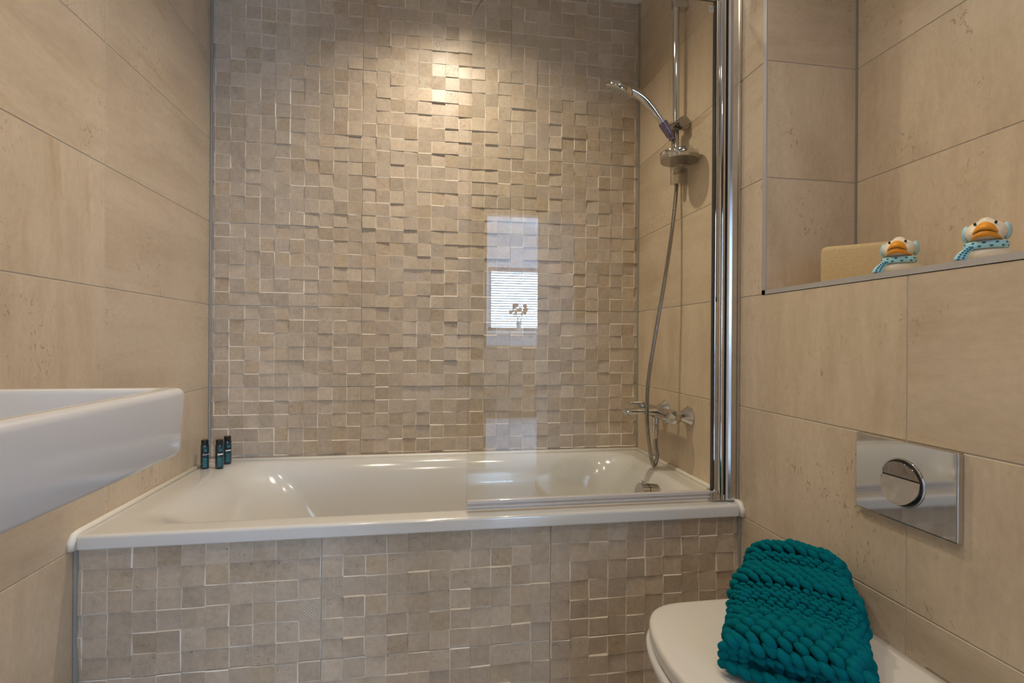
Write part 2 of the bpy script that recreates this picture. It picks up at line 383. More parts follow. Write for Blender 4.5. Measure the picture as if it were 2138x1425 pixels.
opening2 = struct('added_hall_opening', cat_(box(3.03, 3.07, -5.6, -5.54, 0.02, 2.12), box(3.03, 3.07, -4.26, -4.2, 0.02, 2.12), box(3.03, 3.07, -5.54, -4.26, 2.06, 2.12), box(3.03, 3.07, -5.54, -4.26, 0.02, 0.12)), 'white_paint', 'open frame added to the hall for extra light')  # made-up opening that lets the added hall light in
struct('wall_hall_front', box(NX, 3.1, REAR - 0.1, REAR - 0.05, 0, CEIL), 'hall_paint')
struct('ceiling_hall', box(0.2, 3.1, HY - 0.15, REAR - 0.1, CEIL, CEIL + 0.1), 'white_paint')
struct('floor_hall', box(0.2, 3.1, HY - 0.15, REAR, -0.1, 0), 'floor')
win = struct('window_1', cat_(box(wx0, wx0 + 0.05, HY - 0.12, HY - 0.06, wz0, wz1), box(wx1 - 0.05, wx1, HY - 0.12, HY - 0.06, wz0, wz1),
             box(wx0, wx1, HY - 0.12, HY - 0.06, wz0, wz0 + 0.05), box(wx0, wx1, HY - 0.12, HY - 0.06, wz1 - 0.05, wz1)), 'white_paint', 'far window with a white frame, mirrored in the bath screen')
obj('pane', box(wx0 + 0.05, wx1 - 0.05, HY - 0.095, HY - 0.09, wz0 + 0.05, wz1 - 0.05), 'glass', win)
obj('window_sill', rbox(wx0 - 0.03, wx1 + 0.03, HY - 0.06, HY + 0.10, wz0 - 0.03, wz0, 0.004), 'white_paint', win)

# ---- large stone tiles, each its own object (local X along the wall, local Z up)
tile_cache = {}
def tile(parent, c, w, h, axis, th=0.008, g=0.0013):
    """axis: 'x+' tile faces +x, 'x-' faces -x, 'y-' faces -y; c = centre of its face"""
    key = (round(w, 4), round(h, 4))
    if key not in tile_cache:
        a, b, e = w / 2 - g, h / 2 - g, 0.0009
        fr = [(-a + e, 0, -b + e), (a - e, 0, -b + e), (a - e, 0, b - e), (-a + e, 0, b - e)]
        md = [(-a, e, -b), (a, e, -b), (a, e, b), (-a, e, b)]; bk = [(x, th, z) for x, _, z in md]
        me = mesh('tile', loft([bk, md, fr])); me.materials.append(M['stone']); tile_cache[key] = me
    o = bpy.data.objects.new('tile', tile_cache[key]); link(o, parent, Vector(c))
    o.rotation_euler[2] = {'y-': 0, 'x+': math.radians(90), 'x-': math.radians(-90)}[axis]
    return o
def rows(z0, z1):
    zs = [z1] + [z for z in ROWS if z0 + 0.004 < z < z1 - 0.004] + [z0]
    return [(zs[i + 1], zs[i]) for i in range(len(zs) - 1)]
def cols(y0, y1, step, start):
    ys = [y1]; y = start
    while y > y0 + 0.01:
        if y < y1 - 0.01: ys.append(y)
        y -= step
    ys.append(y0); return [(ys[i + 1], ys[i]) for i in range(len(ys) - 1)]
for a, b in rows(0, CEIL):
    for y0, y1 in cols(REAR, 0, 0.6085, -0.6122): tile(wall_left, (0, (y0 + y1) / 2, (a + b) / 2), y1 - y0, b - a, 'x+')
for a, b in rows(0, 1.116):
    for y0, y1 in cols(REAR, 0, 0.6085, -0.6085): tile(wall_right, (W, (y0 + y1) / 2, (a + b) / 2), y1 - y0, b - a, 'x-')
for a, b in rows(1.116, CEIL):
    for y0, y1 in cols(NY + 0.0135, 0, 0.6085, -0.6085): tile(wall_right, (W, (y0 + y1) / 2, (a + b) / 2), y1 - y0, b - a, 'x-')
    for y0, y1 in cols(REAR, -2.30, 0.6, -2.9): tile(wall_right, (W, (y0 + y1) / 2, (a + b) / 2), y1 - y0, b - a, 'x-')
for a, b in rows(SILL, CEIL):
    tile(wall_niche_side, ((W + 0.002 + NX) / 2, NY, (a + b) / 2), NX - W - 0.002, b - a, 'y-')
    for y0, y1 in cols(-2.29, NY, 0.6085, NY - 0.72): tile(wall_niche_back, (NX, (y0 + y1) / 2, (a + b) / 2), y1 - y0, b - a, 'x-')
struct('shelf_niche_sill', box(W + 0.012, NX, -2.30, NY, SILL - 0.012, SILL - 0.001), 'stone')['label'] = 'tiled shelf floor of the niche'
tr = struct('trim_1', box(W - 0.0012, W + 0.0022, NY, NY + 0.0135, 1.116, CEIL), 'steel', 'upright brushed metal edge strip of the niche')
tr2 = struct('trim_2', box(W - 0.0012, W + 0.012, -2.30, NY + 0.0135, 1.116, SILL), 'steel', 'horizontal brushed metal edge strip along the shelf')
struct('trim_3', tube([(0.003, -0.003, 0.55), (0.003, -0.003, CEIL)], 0.0052, 8), 'silicone_grey', 'grey sealant line in the left corner')
struct('trim_4', tube([(W - 0.002, -0.002, 0.55), (W - 0.002, -0.002, CEIL)], 0.005, 8), 'silicone_grey', 'grey sealant line in the right corner')
struct('trim_5', box(NX - 0.0045, NX + 0.001, NY - 0.004, NY + 0.001, SILL, CEIL), 'silicone_grey', 'grey corner strip inside the niche')

# ---- mosaic squares: tilted, uneven little blocks
CW, CX0 = 0.0518, 0.0153
def square_vf(w, h, d, tx, tz, e, back=0.012):
    """e = chamfer widths (left, right, bottom, top)"""
    a, b = w / 2 - 0.00012, h / 2 - 0.00012
    dep = lambda x, z: -(d + tx * x / w + tz * z / h)
    sg = [(-1, -1), (1, -1), (1, 1), (-1, 1)]
    bk = [(sx * a, back, sz * b) for sx, sz in sg]
    md = [(x, dep(x, z) + 0.7 * max(e), z) for x, _, z in bk]
    fr = [(sx * a - sx * (e[1] if sx > 0 else e[0]), dep(sx * a, sz * b), sz * b - sz * (e[3] if sz > 0 else e[2])) for sx, sz in sg]
    return loft([bk, md, fr])
def set_tone(me, vals):
    at = me.attributes.new('tone', 'FLOAT', 'FACE')
    at.data.foreach_set('value', vals)
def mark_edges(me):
    """chamfer strips of every square (faces 4-7 of its loft) get the pale colour that paints in lit edges"""
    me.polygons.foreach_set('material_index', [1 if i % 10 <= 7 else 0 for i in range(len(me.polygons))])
variants = {}
def square_mesh(w, h, idx):
    key = (round(w, 4), round(h, 4), idx)
    if key not in variants:
        q = random.Random(idx * 991 + int(w * 1e5))
        ew = lambda p: q.uniform(0.0014, 0.0021) if q.random() < p else 0.0004
        e4 = (ew(.18), ew(.18), ew(.06), ew(.45))
        if w < 0.03: e4 = (0.0004,) * 4
        vf = square_vf(w, h, q.uniform(-0.0024, 0.0026), q.uniform(-0.0028, 0.0028), q.choice((-1, 1)) * q.uniform(0.0010, 0.0056), e4)
        me = mesh('square', vf); set_tone(me, [q.random()] * len(me.polygons)); me.materials.append(M['mosaic']); me.materials.append(M['mosaic_lit_edge']); mark_edges(me); variants[key] = (me, vf, me.attributes['tone'].data[0].value)
    return variants[key]
xs = [0.004] + [CX0 + CW * i for i in range(32)] + [W - 0.003]
def mosaic_field(parent, y, zlist, singles, stuff_name):
    SV, SF, ST = [], [], []; n = 0
    for j in range(len(zlist) - 1):
        z1, z0 = zlist[j], zlist[j + 1]
        for i in range(len(xs) - 1):
            jt = lambda z: 0.0011 if any(abs(z - r) < 0.004 for r in ROWS + [0.516]) else 0.0
            jx = lambda k: 0.0011 if k in (11, 22) else 0.0
            za, zb = z0 + jt(z0), z1 - jt(z1); xa, xb = xs[i] + jx(i), xs[i + 1] - jx(i + 1)
            w = xb - xa; c = Vector(((xa + xb) / 2, y, (za + zb) / 2))
            me, vf, tone = square_mesh(w, zb - za, R.randrange(90))
            if singles(i, j, c):
                o = bpy.data.objects.new('square', me); link(o, parent, c); n += 1
            else:
                k = len(SV); SV += [Vector(p) + c for p in vf[0]]; SF += [tuple(a + k for a in q) for q in vf[1]]; ST += [tone] * len(vf[1])
    if SV:
        o = obj(stuff_name, (SV, SF), 'mosaic', parent); set_tone(o.data, ST); o['kind'] = 'stuff'; o.data.materials.append(M['mosaic_lit_edge']); mark_edges(o.data)
zs_b = [CEIL - 0.001] + [2.366 - 0.05 * i for i in range(38) if 2.366 - 0.05 * i > 0.53] + [0.53]
mosaic_field(wall_back, 0.0, zs_b, lambda i, j, c: 1 <= i <= 9 and 0.57 < c.z < 2.23, 'distant_squares')
bath = thing('bathtub', 'white built-in bathtub with mosaic-tiled front panel set between three walls', 'bathtub', (W / 2, -0.37, 0.0))
PY = -0.716
panel = obj('bath_panel', box(0.002, W - 0.002, PY + 0.007, PY + 0.03, 0.0, 0.516), 'grout', bath)
panel['label'] = 'mosaic-tiled front panel'
zs_p = [0.516 - 0.05 * i for i in range(11)] + [0.0]
mosaic_field(panel, PY, zs_p, lambda i, j, c: c.z > 0.15, 'lower_squares')
obj('sealant', tube([(0.003, PY - 0.001, 0.0), (0.003, PY - 0.001, 0.516)], 0.006, 8), 'silicone_grey', panel)
obj('sealant', tube([(W - 0.003, PY - 0.001, 0.0), (W - 0.003, PY - 0.001, 0.516)], 0.005, 8), 'silicone_grey', panel)

# ------------------------------------------------------------------ ceiling downlights (real lamps, above the frame)
def downlight(x, y, power, label, size=1.75, blend=0.55):
    t = thing('ceiling_downlight', label, 'downlight', (x, y, CEIL), 'recessed ceiling downlights')
    obj('trim_ring', lathe((x, y, CEIL), (0, 0, -1), [(0, 0.030), (0, 0.043), (0.004, 0.042), (0.005, 0.036), (0.001, 0.030)], 28), 'chrome', t, smooth=True)
    obj('lens', lathe((x, y, CEIL - 0.0005), (0, 0, -1), [(0, 0.029), (0.001, 0.029)], 20), 'lamp', t)
    l = bpy.data.lights.new('downlight_beam', 'SPOT'); l.energy = power; l.color = (1.0, 0.87, 0.685); l.spot_size = size; l.spot_blend = blend; l.shadow_soft_size = 0.028
    lo = bpy.data.objects.new('downlight_beam', l); link(lo, t, (x, y, CEIL - 0.012))
downlight(0.86, -0.43, LAMP['bath'], 'recessed downlight above the middle of the bathtub', 2.5, 1.0)
downlight(0.42, -1.30, LAMP['basin'], 'recessed downlight in front of the washbasin', 2.5, 0.9)
downlight(1.25, -1.25, LAMP['toilet'], 'recessed downlight above the toilet', 2.5, 0.9)
downlight(0.78, -2.25, LAMP['door'], 'recessed downlight nearest the doorway', 2.6, 0.8)

# ------------------------------------------------------------------ bathtub
def bath_rings():
    L = [(.012, W - .012, -.727, -.015, .012, .5175), (.008, W - .008, -.7335, -.014, .014, .5185), (.007, W - .007, -.735, -.014, .014, .5205), (.007, W - .007, -.735, -.014, .014, .5225), (.007, W - .007, -.735, -.014, .016, .5430),
         (.008, W - .008, -.7343, -.014, .016, .5465), (.0105, W - .0105, -.7315, -.015, .016, .5493), (.014, W - .014, -.727, -.017, .016, .5503), (.018, W - .018, -.722, -.019, .016, .5505), (.065, 1.580, -.684, -.032, .08, .5503),
         (.075, 1.572, -.676, -.036, .10, .5500), (.085, 1.566, -.670, -.042, .10, .5488), (.100, 1.558, -.663, -.050, .105, .5440), (.122, 1.549, -.656, -.060, .115, .5340),
         (.165, 1.537, -.646, -.075, .13, .5050), (.215, 1.522, -.638, -.090, .15, .4500), (.275, 1.505, -.628, -.105, .16, .3600), (.330, 1.487, -.615, -.120, .17, .2600),
         (.375, 1.468, -.597, -.140, .17, .2000), (.420, 1.440, -.565, -.175, .16, .1700), (.480, 1.39, -.51, -.235, .12, .1580), (.600, 1.28, -.42, -.33, .04, .1540)]
    return [rrect(*a) for a in L]
tub = obj('tub', loft(bath_rings(), False, True), 'acrylic', bath, smooth=True)
obj('sealant', tube([(.004, -.733, .519), (.0045, -.735, .536), (.0055, -.727, .5495), (.0060, -.710, .5520), (.0060, -.012, .5520)], .0085, 8), 'silicone_white', bath, smooth=True)
obj('sealant', tube([(.012, -.0145, .5515), (W - .012, -.0145, .5515)], .0085, 8), 'silicone_white', bath, smooth=True)
obj('sealant', tube([(W - .003, -.729, .518), (W - .0035, -.732, .536), (W - .0045, -.722, .5495), (W - .005, -.706, .5515), (W - .005, -.012, .5515)], .0080, 8), 'silicone_white', bath, smooth=True)
obj('sealant', box(.01, W - .01, PY - .006, PY + .004, .5145, .5195), 'silicone_white', bath)
ov = obj('overflow_knob', lathe((1.512, -.412, .490), (-1, -.05, .10), [(-.02, .034), (.012, .034), (.0125, .030), (.0145, .030), (.015, .034), (.038, .034), (.040, .032), (.040, 0)], 40), 'chrome', bath, auto=35)
obj('overflow_lever', rbox(1.484, 1.494, -.420, -.404, .520, .533, .002), 'chrome', ov)

# ------------------------------------------------------------------ glass bath screen
SY = -0.690
screen = thing('bath_screen', 'clear glass bath screen with a rounded top corner on a chrome hinge', 'shower screen', (1.25, SY, 0.551))
def pane_outline():
    x0, x1, z0, z1, r = 0.886, 1.5775, 0.574, 1.942, 0.165
    p = [(x1, z0), (x1, z1)]
    for i in range(17):
        a = math.radians(90 + 90 * i / 16); p.append((x0 + r + r * math.cos(a), z1 - r + r * math.sin(a)))
    p.append((x0, z0)); return p
po = pane_outline(); nP = len(po); gt = 0.003
V = [(x, SY - gt, z) for x, z in po] + [(x, SY + gt, z) for x, z in po]
Fg = [tuple(range(nP)), tuple(range(nP, 2 * nP))]
edge = [(i, (i + 1) % nP, nP + (i + 1) % nP, nP + i) for i in range(nP)]
gp = obj('glass_pane', (V, Fg + edge), 'glass', screen)
gp.data.materials.append(M['glass_edge'])
for p in gp.data.polygons:
    if len(p.vertices) == 4: p.material_index = 1
obj('bottom_seal', cat_(rbox(.886, 1.566, SY - .006, SY + .006, .5705, .581, .002), box(.886, 1.566, SY - .002, SY + .002, .556, .572), box(.886, 1.566, SY - .0085, SY - .002, .563, .5655)), 'seal', screen)
obj('pivot_tube', lathe((1.5905, SY - .004, .572), (0, 0, 1), [(0, .0112), (1.375, .0112)], 28), 'chrome', screen, smooth=False, auto=40)
obj('glass_channel', rbox(1.570, 1.582, SY - .007, SY + .007, .575, 1.943, .002), 'chrome', screen)
prof = [(1.6015, SY + .016), (1.6015, SY - .006), (1.6035, SY - .012), (1.608, SY - .016), (1.615, SY - .018), (1.6315, SY - .018), (1.6315, SY - .0215), (1.6375, SY - .0215), (1.638, SY - .018), (1.638, SY + .016)]
obj('wall_profile', loft([[(x, y, .5545) for x, y in prof], [(x, y, 1.96) for x, y in prof]]), 'alu', screen)
obj('dark_strip', box(1.5990, 1.6015, SY - .014, SY + .010, .556, 1.955), 'gap_black', screen)  # black strip painted in for the shaded gap beside the tube
obj('dark_strip', box(1.5680, 1.5702, SY - .0075, SY + .0075, .582, 1.943), 'gap_black', screen)  # dark strip drawn for the dark glass edge
obj('hinge_clamp', rbox(1.560, 1.580, SY - .016, SY + .014, .555, .5815, .0025), 'chrome', screen)
obj('hinge_foot', lathe((1.5905, SY - .004, .5535), (0, 0, 1), [(0, .010), (.003, .0135), (.018, .0138), (.0185, .0115)], 28), 'chrome', screen, auto=40)
obj('top_cap', lathe((1.5905, SY - .004, 1.947), (0, 0, 1), [(0, .0135), (.014, .0135), (.016, .010)], 24), 'chrome', screen, auto=40)
st = obj('maker_stamp', box(1.5485, 1.5635, SY - .0036, SY - .0031, 1.9085, 1.9265), 'stamp', screen)
obj('stamp_mark', cat_(box(1.552, 1.553, SY - .0039, SY - .0035, 1.9175, 1.9245), box(1.5548, 1.5572, SY - .0039, SY - .0035, 1.9175, 1.9205), box(1.5592, 1.5602, SY - .0039, SY - .0035, 1.9175, 1.9245), box(1.5505, 1.561, SY - .0039, SY - .0035, 1.9125, 1.9132)), 'stamp_mark', st)

# ------------------------------------------------------------------ shower rail, soap dish, hand shower, hose
RX, RY = 1.604, -0.392
rail = thing('shower_rail', 'upright chrome shower rail on the tiled wall', 'shower rail', (RX, RY, 1.51))
obj('rail_tube', lathe((RX, RY, 1.53), (0, 0, 1), [(0, .0108), (.60, .0108)], 24), 'chrome', rail, auto=40)
def bracket(z0, z1):
    o = [(RX - .013, RY - .011), (RX + .006, RY - .0135), (W + .0, RY - .016), (W + .0, RY + .012), (RX + .006, RY + .0125), (RX - .013, RY + .011), (RX - .0155, RY)]
    return loft([[(x, y, z0 + .004) for x, y in [(RX + (a - RX) * .93, RY + (b - RY) * .9) for a, b in o]], [(x, y, z0 + .008) for x, y in o], [(x, y, z1) for x, y in o]])
obj('bracket', bracket(1.5195, 1.5755), 'chrome', rail, auto=30)
obj('bracket', bracket(2.110, 2.165), 'chrome', rail, auto=30)
sl = obj('slider', lathe((RX - .012, RY + .028, 1.7185), (.06, -1, .02), [(0, .012), (.004, .0155), (.030, .0155)], 28), 'chrome', rail, auto=40)
obj('slider_knob', lathe((RX + .006, RY - .003, 1.7175), (.18, -1, 0), [(0, .015), (.020, .0155), (.0215, .0215), (.036, .0215), (.0375, .020)], 36), 'hose', sl, auto=35)  # darker metal puts the knob's dark reflection into its colour
dc = Vector((1.5755, -.475, 1.581)); 
dish = thing('soap_dish', 'round chrome soap dish clipped to the shower rail', 'soap dish', dc)
obj('ring', lathe(dc, (0, 0, 1), [(.0, .0565), (-.010, .0585), (.016, .0605), (.0175, .0585), (-.002, .055), (.0, .0565)], 56), 'chrome', dish, smooth=True)
obj('tray', lathe(dc - Vector((0, 0, .010)), (0, 0, 1), [(0, .0578), (.003, .0580), (.003, 0)], 48), 'hose', dish, auto=40)  # darker metal paints the dark reflection into the dish's underside
obj('clip', rbox(RX - .016, RX + .016, -.45, RY + .012, dc.z - .012, dc.z + .012, .004), 'chrome', dish)
hs = thing('hand_shower', 'chrome hand shower with a round spray head held on the rail', 'hand shower', (RX - .02, RY - .01, 1.70))
hp = Vector((1.399, -.405, 1.8175)); hn = Vector((-.36, .33, -.87)).normalized()
obj('head', lathe(hp - hn * .014, hn, [(-.010, .006), (-.007, .026), (-.002, .040), (.004, .0465), (.016, .0485), (.0195, .0475), (.0195, .044)], 48), 'chrome', hs, smooth=True)
sf = obj('spray_face', lathe(hp + hn * .004, hn, [(-.004, .0445), (.0025, .0435), (.0035, .038), (.0035, 0)], 40), 'spray', hs, smooth=True)
u, v = frame(hn); nz = []
for rr, k in ((.032, 18), (.022, 12), (.012, 7)):
    for i in range(k):
        c = hp + hn * .007 + (u * math.cos(6.283 * i / k) + v * math.sin(6.283 * i / k)) * rr
        nz.append(lathe(c, hn, [(0, .0018), (.002, .0014)], 6))
tag(obj('nozzles', cat_(*nz), 'stamp_mark', sf), kind='stuff')
hand = smooth_path([(1.415, -.404, 1.829), (1.447, -.404, 1.819), (1.482, -.404, 1.800), (1.512, -.404, 1.772), (1.537, -.404, 1.742), (1.556, -.404, 1.716)], 6)
nh = len(hand)
obj('handle', tube(hand, [.0125 + .003 * math.sin(math.pi * min(1, i / nh * 1.3)) - .0015 * (i / nh) for i in range(nh)], 20), 'chrome', hs, smooth=True)
obj('collar', tube(smooth_path([(1.551, -.404, 1.723), (1.566, -.404, 1.702), (1.580, -.404, 1.682), (1.588, -.403, 1.668)], 4), [.0155] * 5 + [.0145] * 4 + [.011] * 4, 20), 'purple', hs, auto=40)
obj('holder', tube([(1.570, -.404, 1.700), (1.602, -.400, 1.716)], .0150, 20), 'hose', hs, auto=40)
hose_pts = smooth_path([(1.577, -.31, .6600), (1.5785, -.311, .622), (1.5815, -.315, .5944), (1.572, -.322, .5675), (1.559, -.331, .5672), (1.5407, -.345, .6187), (1.5255, -.355, .7195), (1.5235, -.365, .8513), (1.5457, -.37, 1.0142), (1.5742, -.376, 1.1928), (1.6020, -.374, 1.3715), (1.620, -.368, 1.5207), (1.6225, -.366, 1.62), (1.606, -.375, 1.655), (1.590, -.402, 1.668)], 10)
hose = obj('shower_hose', tube(hose_pts, .0066, 12), 'hose', smooth=True)
tag(hose, 'flexible metal hose looping from the mixer tap up to the hand shower', 'hose')

# ------------------------------------------------------------------ bath mixer tap
MX, MZ = 1.582, .7455
mixer = thing('bath_mixer', 'chrome wall-mounted bath mixer tap with a short spout', 'tap', (W, -.34, MZ))
obj('body', lathe((MX, -.205, MZ), (0, -1, 0), [(0, .012), (.004, .0175), (.05, .0205), (.09, .0215), (.135, .0205), (.175, .0215), (.215, .0205), (.218, .016)], 32), 'chrome', mixer, auto=40)
for y in (-.262, -.433):
    obj('wall_rosette', lathe((W, y, MZ + .003), (-1, 0, 0), [(0, .0335), (.004, .0340), (.010, .0300), (.020, .0235), (.030, .0180), (.036, .0150), (.055, .0140)], 14), 'chrome', mixer, auto=20)
def spout():
    rr = []
    for x, hw, z0, z1 in ((1.585, .020, .735, .764), (1.560, .022, .737, .764), (1.530, .021, .742, .763), (1.495, .0195, .744, .7625), (1.465, .0185, .744, .7625), (1.450, .0170, .747, .7615), (1.442, .012, .751, .7595)):
        c = -.335; rr.append([(x, c + hw * math.copysign(abs(math.cos(a)) ** .6, math.cos(a)), (z0 + z1) / 2 + (z1 - z0) / 2 * math.copysign(abs(math.sin(a)) ** .8, math.sin(a))) for a in [2 * math.pi * i / 24 for i in range(24)]])
    return loft(rr)
sp = obj('spout', spout(), 'chrome', mixer, smooth=True)
obj('aerator', lathe((1.4575, -.335, .748), (0, 0, -1), [(0, .0105), (.008, .0105), (.008, .008)], 20), 'chrome', sp, auto=40)
obj('near_handle', lathe((MX - .002, -.420, MZ), (0, -1, 0), [(0, .020), (.006, .024), (.024, .0245), (.032, .0225), (.044, .0085), (.0445, 0)], 8), 'chrome', mixer, auto=15)
obj('far_handle', cat_(lathe((MX, -.208, MZ), (0, 1, 0), [(0, .020), (.010, .023), (.032, .022), (.036, .018)], 8), rbox(1.528, 1.578, -.200, -.180, .757, .769, .003)), 'chrome', mixer, auto=20)
obj('divert_button', lathe((MX - .006, -.395, MZ - .016), (-.2, -.2, -1), [(0, .006), (.010, .006)], 14), 'chrome', mixer, auto=40)
obj('hose_connector', lathe((1.577, -.31, .729), (0, 0, -1), [(0, .0125), (.022, .0125), (.0225, .0105), (.026, .0105), (.0265, .0118), (.050, .0112), (.064, .0088), (.076, .0085)], 24), 'chrome', mixer, auto=40)

# ------------------------------------------------------------------ washbasin on the left wall
bx1, by1, by0, bz1, bz0 = .400, -1.107, -1.760, .9135, .806
basin = thing('washbasin', 'white rectangular wall-hung washbasin beside the bathtub', 'washbasin', (0.0, (by0 + by1) / 2, bz0))
def basin_rings():
    o = lambda i, z, r, tp=0.0: rrect(0.0005, bx1 - i - tp, by0 + i + tp, by1 - i - tp, r, z, 8)
    q = lambda i, z, r: rrect(.103 + i * .7, bx1 - .024 - i, by0 + .030 + i, by1 - .026 - i, r, z, 8)
    return [o(.012, bz0, .012, .002), o(.004, bz0 + .001, .014, .004), o(.0, bz0 + .008, .016, .004), o(0, bz0 + .05, .016, .002), o(0, bz1 - .012, .016), o(.0014, bz1 - .006, .015), o(.005, bz1 - .0015, .014), o(.010, bz1, .012),
            q(0, bz1 - .0005, .022), q(.003, bz1 - .003, .022), q(.005, bz1 - .008, .022), q(.012, bz1 - .05, .025), q(.022, bz1 - .083, .03), q(.05, bz1 - .092, .03), q(.10, bz1 - .094, .02)]
obj('bowl', loft(basin_rings()), 'ceramic', basin, smooth=True)
obj('waste', lathe((.24, (by0 + by1) / 2, bz1 - .0945), (0, 0, 1), [(0, .028), (.004, .028), (.005, .020), (.005, 0)], 24), 'chrome', basin, auto=40)

# ------------------------------------------------------------------ toilet under the flush plate
TY, TZ = -1.22, .460
toilet = thing('toilet', 'white wall-hung toilet with a closed lid', 'toilet', (W, TY, 0.12))
half = [(1.592, .188), (1.50, .191), (1.40, .192), (1.32, .192), (1.278, .190), (1.250, .182), (1.228, .166), (1.209, .138), (1.195, .098), (1.186, .050), (1.1825, 0)]
hpth = smooth_path([(x, y, 0) for x, y in half], 4)
plan = [(p.x, p.y) for p in hpth] + [(p.x, -p.y) for p in reversed(hpth[:-1])]
cxp = 1.40
def pl(ix, z, back=None):
    """plan outline inset by ix, at height z"""
    out = []
    for x, y in plan:
        sx = (x - cxp); k = 1 - ix / .20; kx = 1 - ix / .215
        xx = cxp + sx * (kx if sx < 0 else 1)
        if sx > 0 and back is not None: xx = cxp + sx * (back - cxp) / (1.592 - cxp)
        out.append((xx, TY + y * k, z))
    return out
obj('lid', loft([pl(.006, TZ - .031), pl(.003, TZ - .028), pl(.0015, TZ - .012), pl(.002, TZ - .005), pl(.005, TZ - .0015), pl(.012, TZ), pl(.10, TZ + .0015)]), 'lid', toilet, smooth=True)
obj('gap_shade', loft([pl(.010, TZ - .036), pl(.010, TZ - .030)]), 'gap_black', toilet)  # black filler stands in for the shaded gap under the lid
obj('bowl', loft([pl(.085, .12, W), pl(.07, .135, W), pl(.055, .20, W), pl(.030, .30, W), pl(.010, .38, W), pl(-.004, .415, W), pl(-.003, .424, W), pl(.002, TZ - .034, W), pl(.03, TZ - .033, W)]), 'ceramic', toilet, smooth=True)
for dy in (-.08, .08): obj('hinge', lathe((1.612, TY + dy - .02, TZ - .020), (0, 1, 0), [(0, .011), (.04, .011)], 20), 'chrome', toilet, auto=40)

# flush plate
fp = thing('flush_plate', 'polished chrome rectangular flush plate with a round push button', 'flush plate', (W, -1.2183, .743))
FX = W - .0125
obj('plate', rbox(FX, W, -1.3185, -1.1180, .6697, .8168, .0022, 2), 'chrome', fp)
bc = Vector((FX, -1.2205, .7425))
obj('button_gap', lathe(bc, (-1, 0, 0), [(-.002, .0415), (.0012, .0415), (.0012, 0)], 48), 'gap_black', fp)
obj('button_rim', lathe(bc, (-1, 0, 0), [(.0, .0408), (.0025, .0415), (.003, .0425), (.0015, .0436), (0, .044)], 56), 'chrome', fp, smooth=True)
def segment(ang0, ang1, tilt, name):
    """half of the split round button, slightly tilted"""
    r = .0378; pts = [(r * math.cos(math.radians(ang0 + (ang1 - ang0) * i / 24)), r * math.sin(math.radians(ang0 + (ang1 - ang0) * i / 24))) for i in range(25)]
    a = [(bc.x + .001, bc.y - y, bc.z + z) for y, z in pts]; b = [(bc.x - .0032 - tilt * abs(z - .010) * .25, bc.y - y, bc.z + z) for y, z in pts]
    obj(name, loft([a, b]), 'chrome', fp)
segment(16, 164, 1.0, 'half_flush_button'); segment(168, 372, 1.0, 'full_flush_button')

# ------------------------------------------------------------------ knitted blanket on the lid
A = Vector((-.62, -.785, 0)).normalized(); B = Vector((.785, -.62, 0)).normalized(); O = B * 1.866 + Vector((0, 0, TZ + .009))
P3 = lambda a, b, z: O + A * a + B * b + Vector((0, 0, z))
ha = [(-.150, .035), (-.142, .075), (-.125, .100), (-.095, .108), (-.065, .097), (-.035, .088), (.0, .090), (.03, .090), (.07, .079), (.11, .068), (.145, .064), (.175, .066), (.205, .060), (.22, .045)]
def top(a):
    for (a0, z0), (a1, z1) in zip(ha, ha[1:]):
        if a <= a1: t = max(0, (a - a0) / (a1 - a0)); t = t * t * (3 - 2 * t); return z0 + (z1 - z0) * t
    return ha[-1][1]
HW = lambda a: .100 - .010 * max(0, -a / .15) ** 2 + .006 * math.sin(a * 22)
blanket = thing('knitted_blanket', 'folded teal chunky-knit blanket lying on the toilet lid', 'blanket', P3(0, 0, -.002) )
def stitch(c, d, n, L, wd, th):
    """one plump woollen stitch: slightly bent tapered ellipsoid"""
    d = d.normalized(); n = (n - d * n.dot(d)).normalized(); s = d.cross(n); V = []; seg, rg = 8, 7; ringsV = []
    for k in range(rg + 1):
        t = -1 + 2 * k / rg; rad = math.sqrt(max(0, 1 - abs(t) ** 2.6)) * (1 + .12 * t)
        ringsV.append([c + d * (t * L / 2) + n * (-.18 * th * t * t) + s * (wd / 2 * rad * math.cos(2 * math.pi * i / seg)) + n * (th / 2 * rad * math.sin(2 * math.pi * i / seg)) for i in range(seg)])
    return loft(ringsV)
sts = []
def section(a, n=40):
    """points and normals round the blanket's cross-section at a (left foot -> over the top -> right foot)"""
    h, w = top(a), HW(a); r = min(.036 if a > -.07 else .052, h * .48); pts = []
    prof = [(-w, .004), (-w - .004, h * .35)]
    for i in range(7):
        t = math.radians(180 - 90 * i / 6); prof.append((-w + r + r * math.cos(t), h - r + r * math.sin(t)))
    for i in range(1, 6): prof.append((-w + r + (2 * w - 2 * r) * i / 6, h + .006 * math.sin(math.pi * i / 6)))
    for i in range(7):
        t = math.radians(90 - 90 * i / 6); prof.append((w - r + r * math.cos(t), h - r + r * math.sin(t)))
    prof += [(w + .004, h * .35), (w, .004)]
    return prof
def walk(prof, step, start=0.0):
    out = []; acc = -start
    for (b0, z0), (b1, z1) in zip(prof, prof[1:]):
        l = math.hypot(b1 - b0, z1 - z0); t = step - acc if out or start else 0
        pos = (step - acc) if acc > 0 or out else -acc
        while pos <= l:
            if pos >= 0: out.append((b0 + (b1 - b0) * pos / l, z0 + (z1 - z0) * pos / l, -(z1 - z0) / l, (b1 - b0) / l))
            pos += step
        acc = l - (pos - step)
    return out
a = -.148; row = 0
Q = random.Random(3)
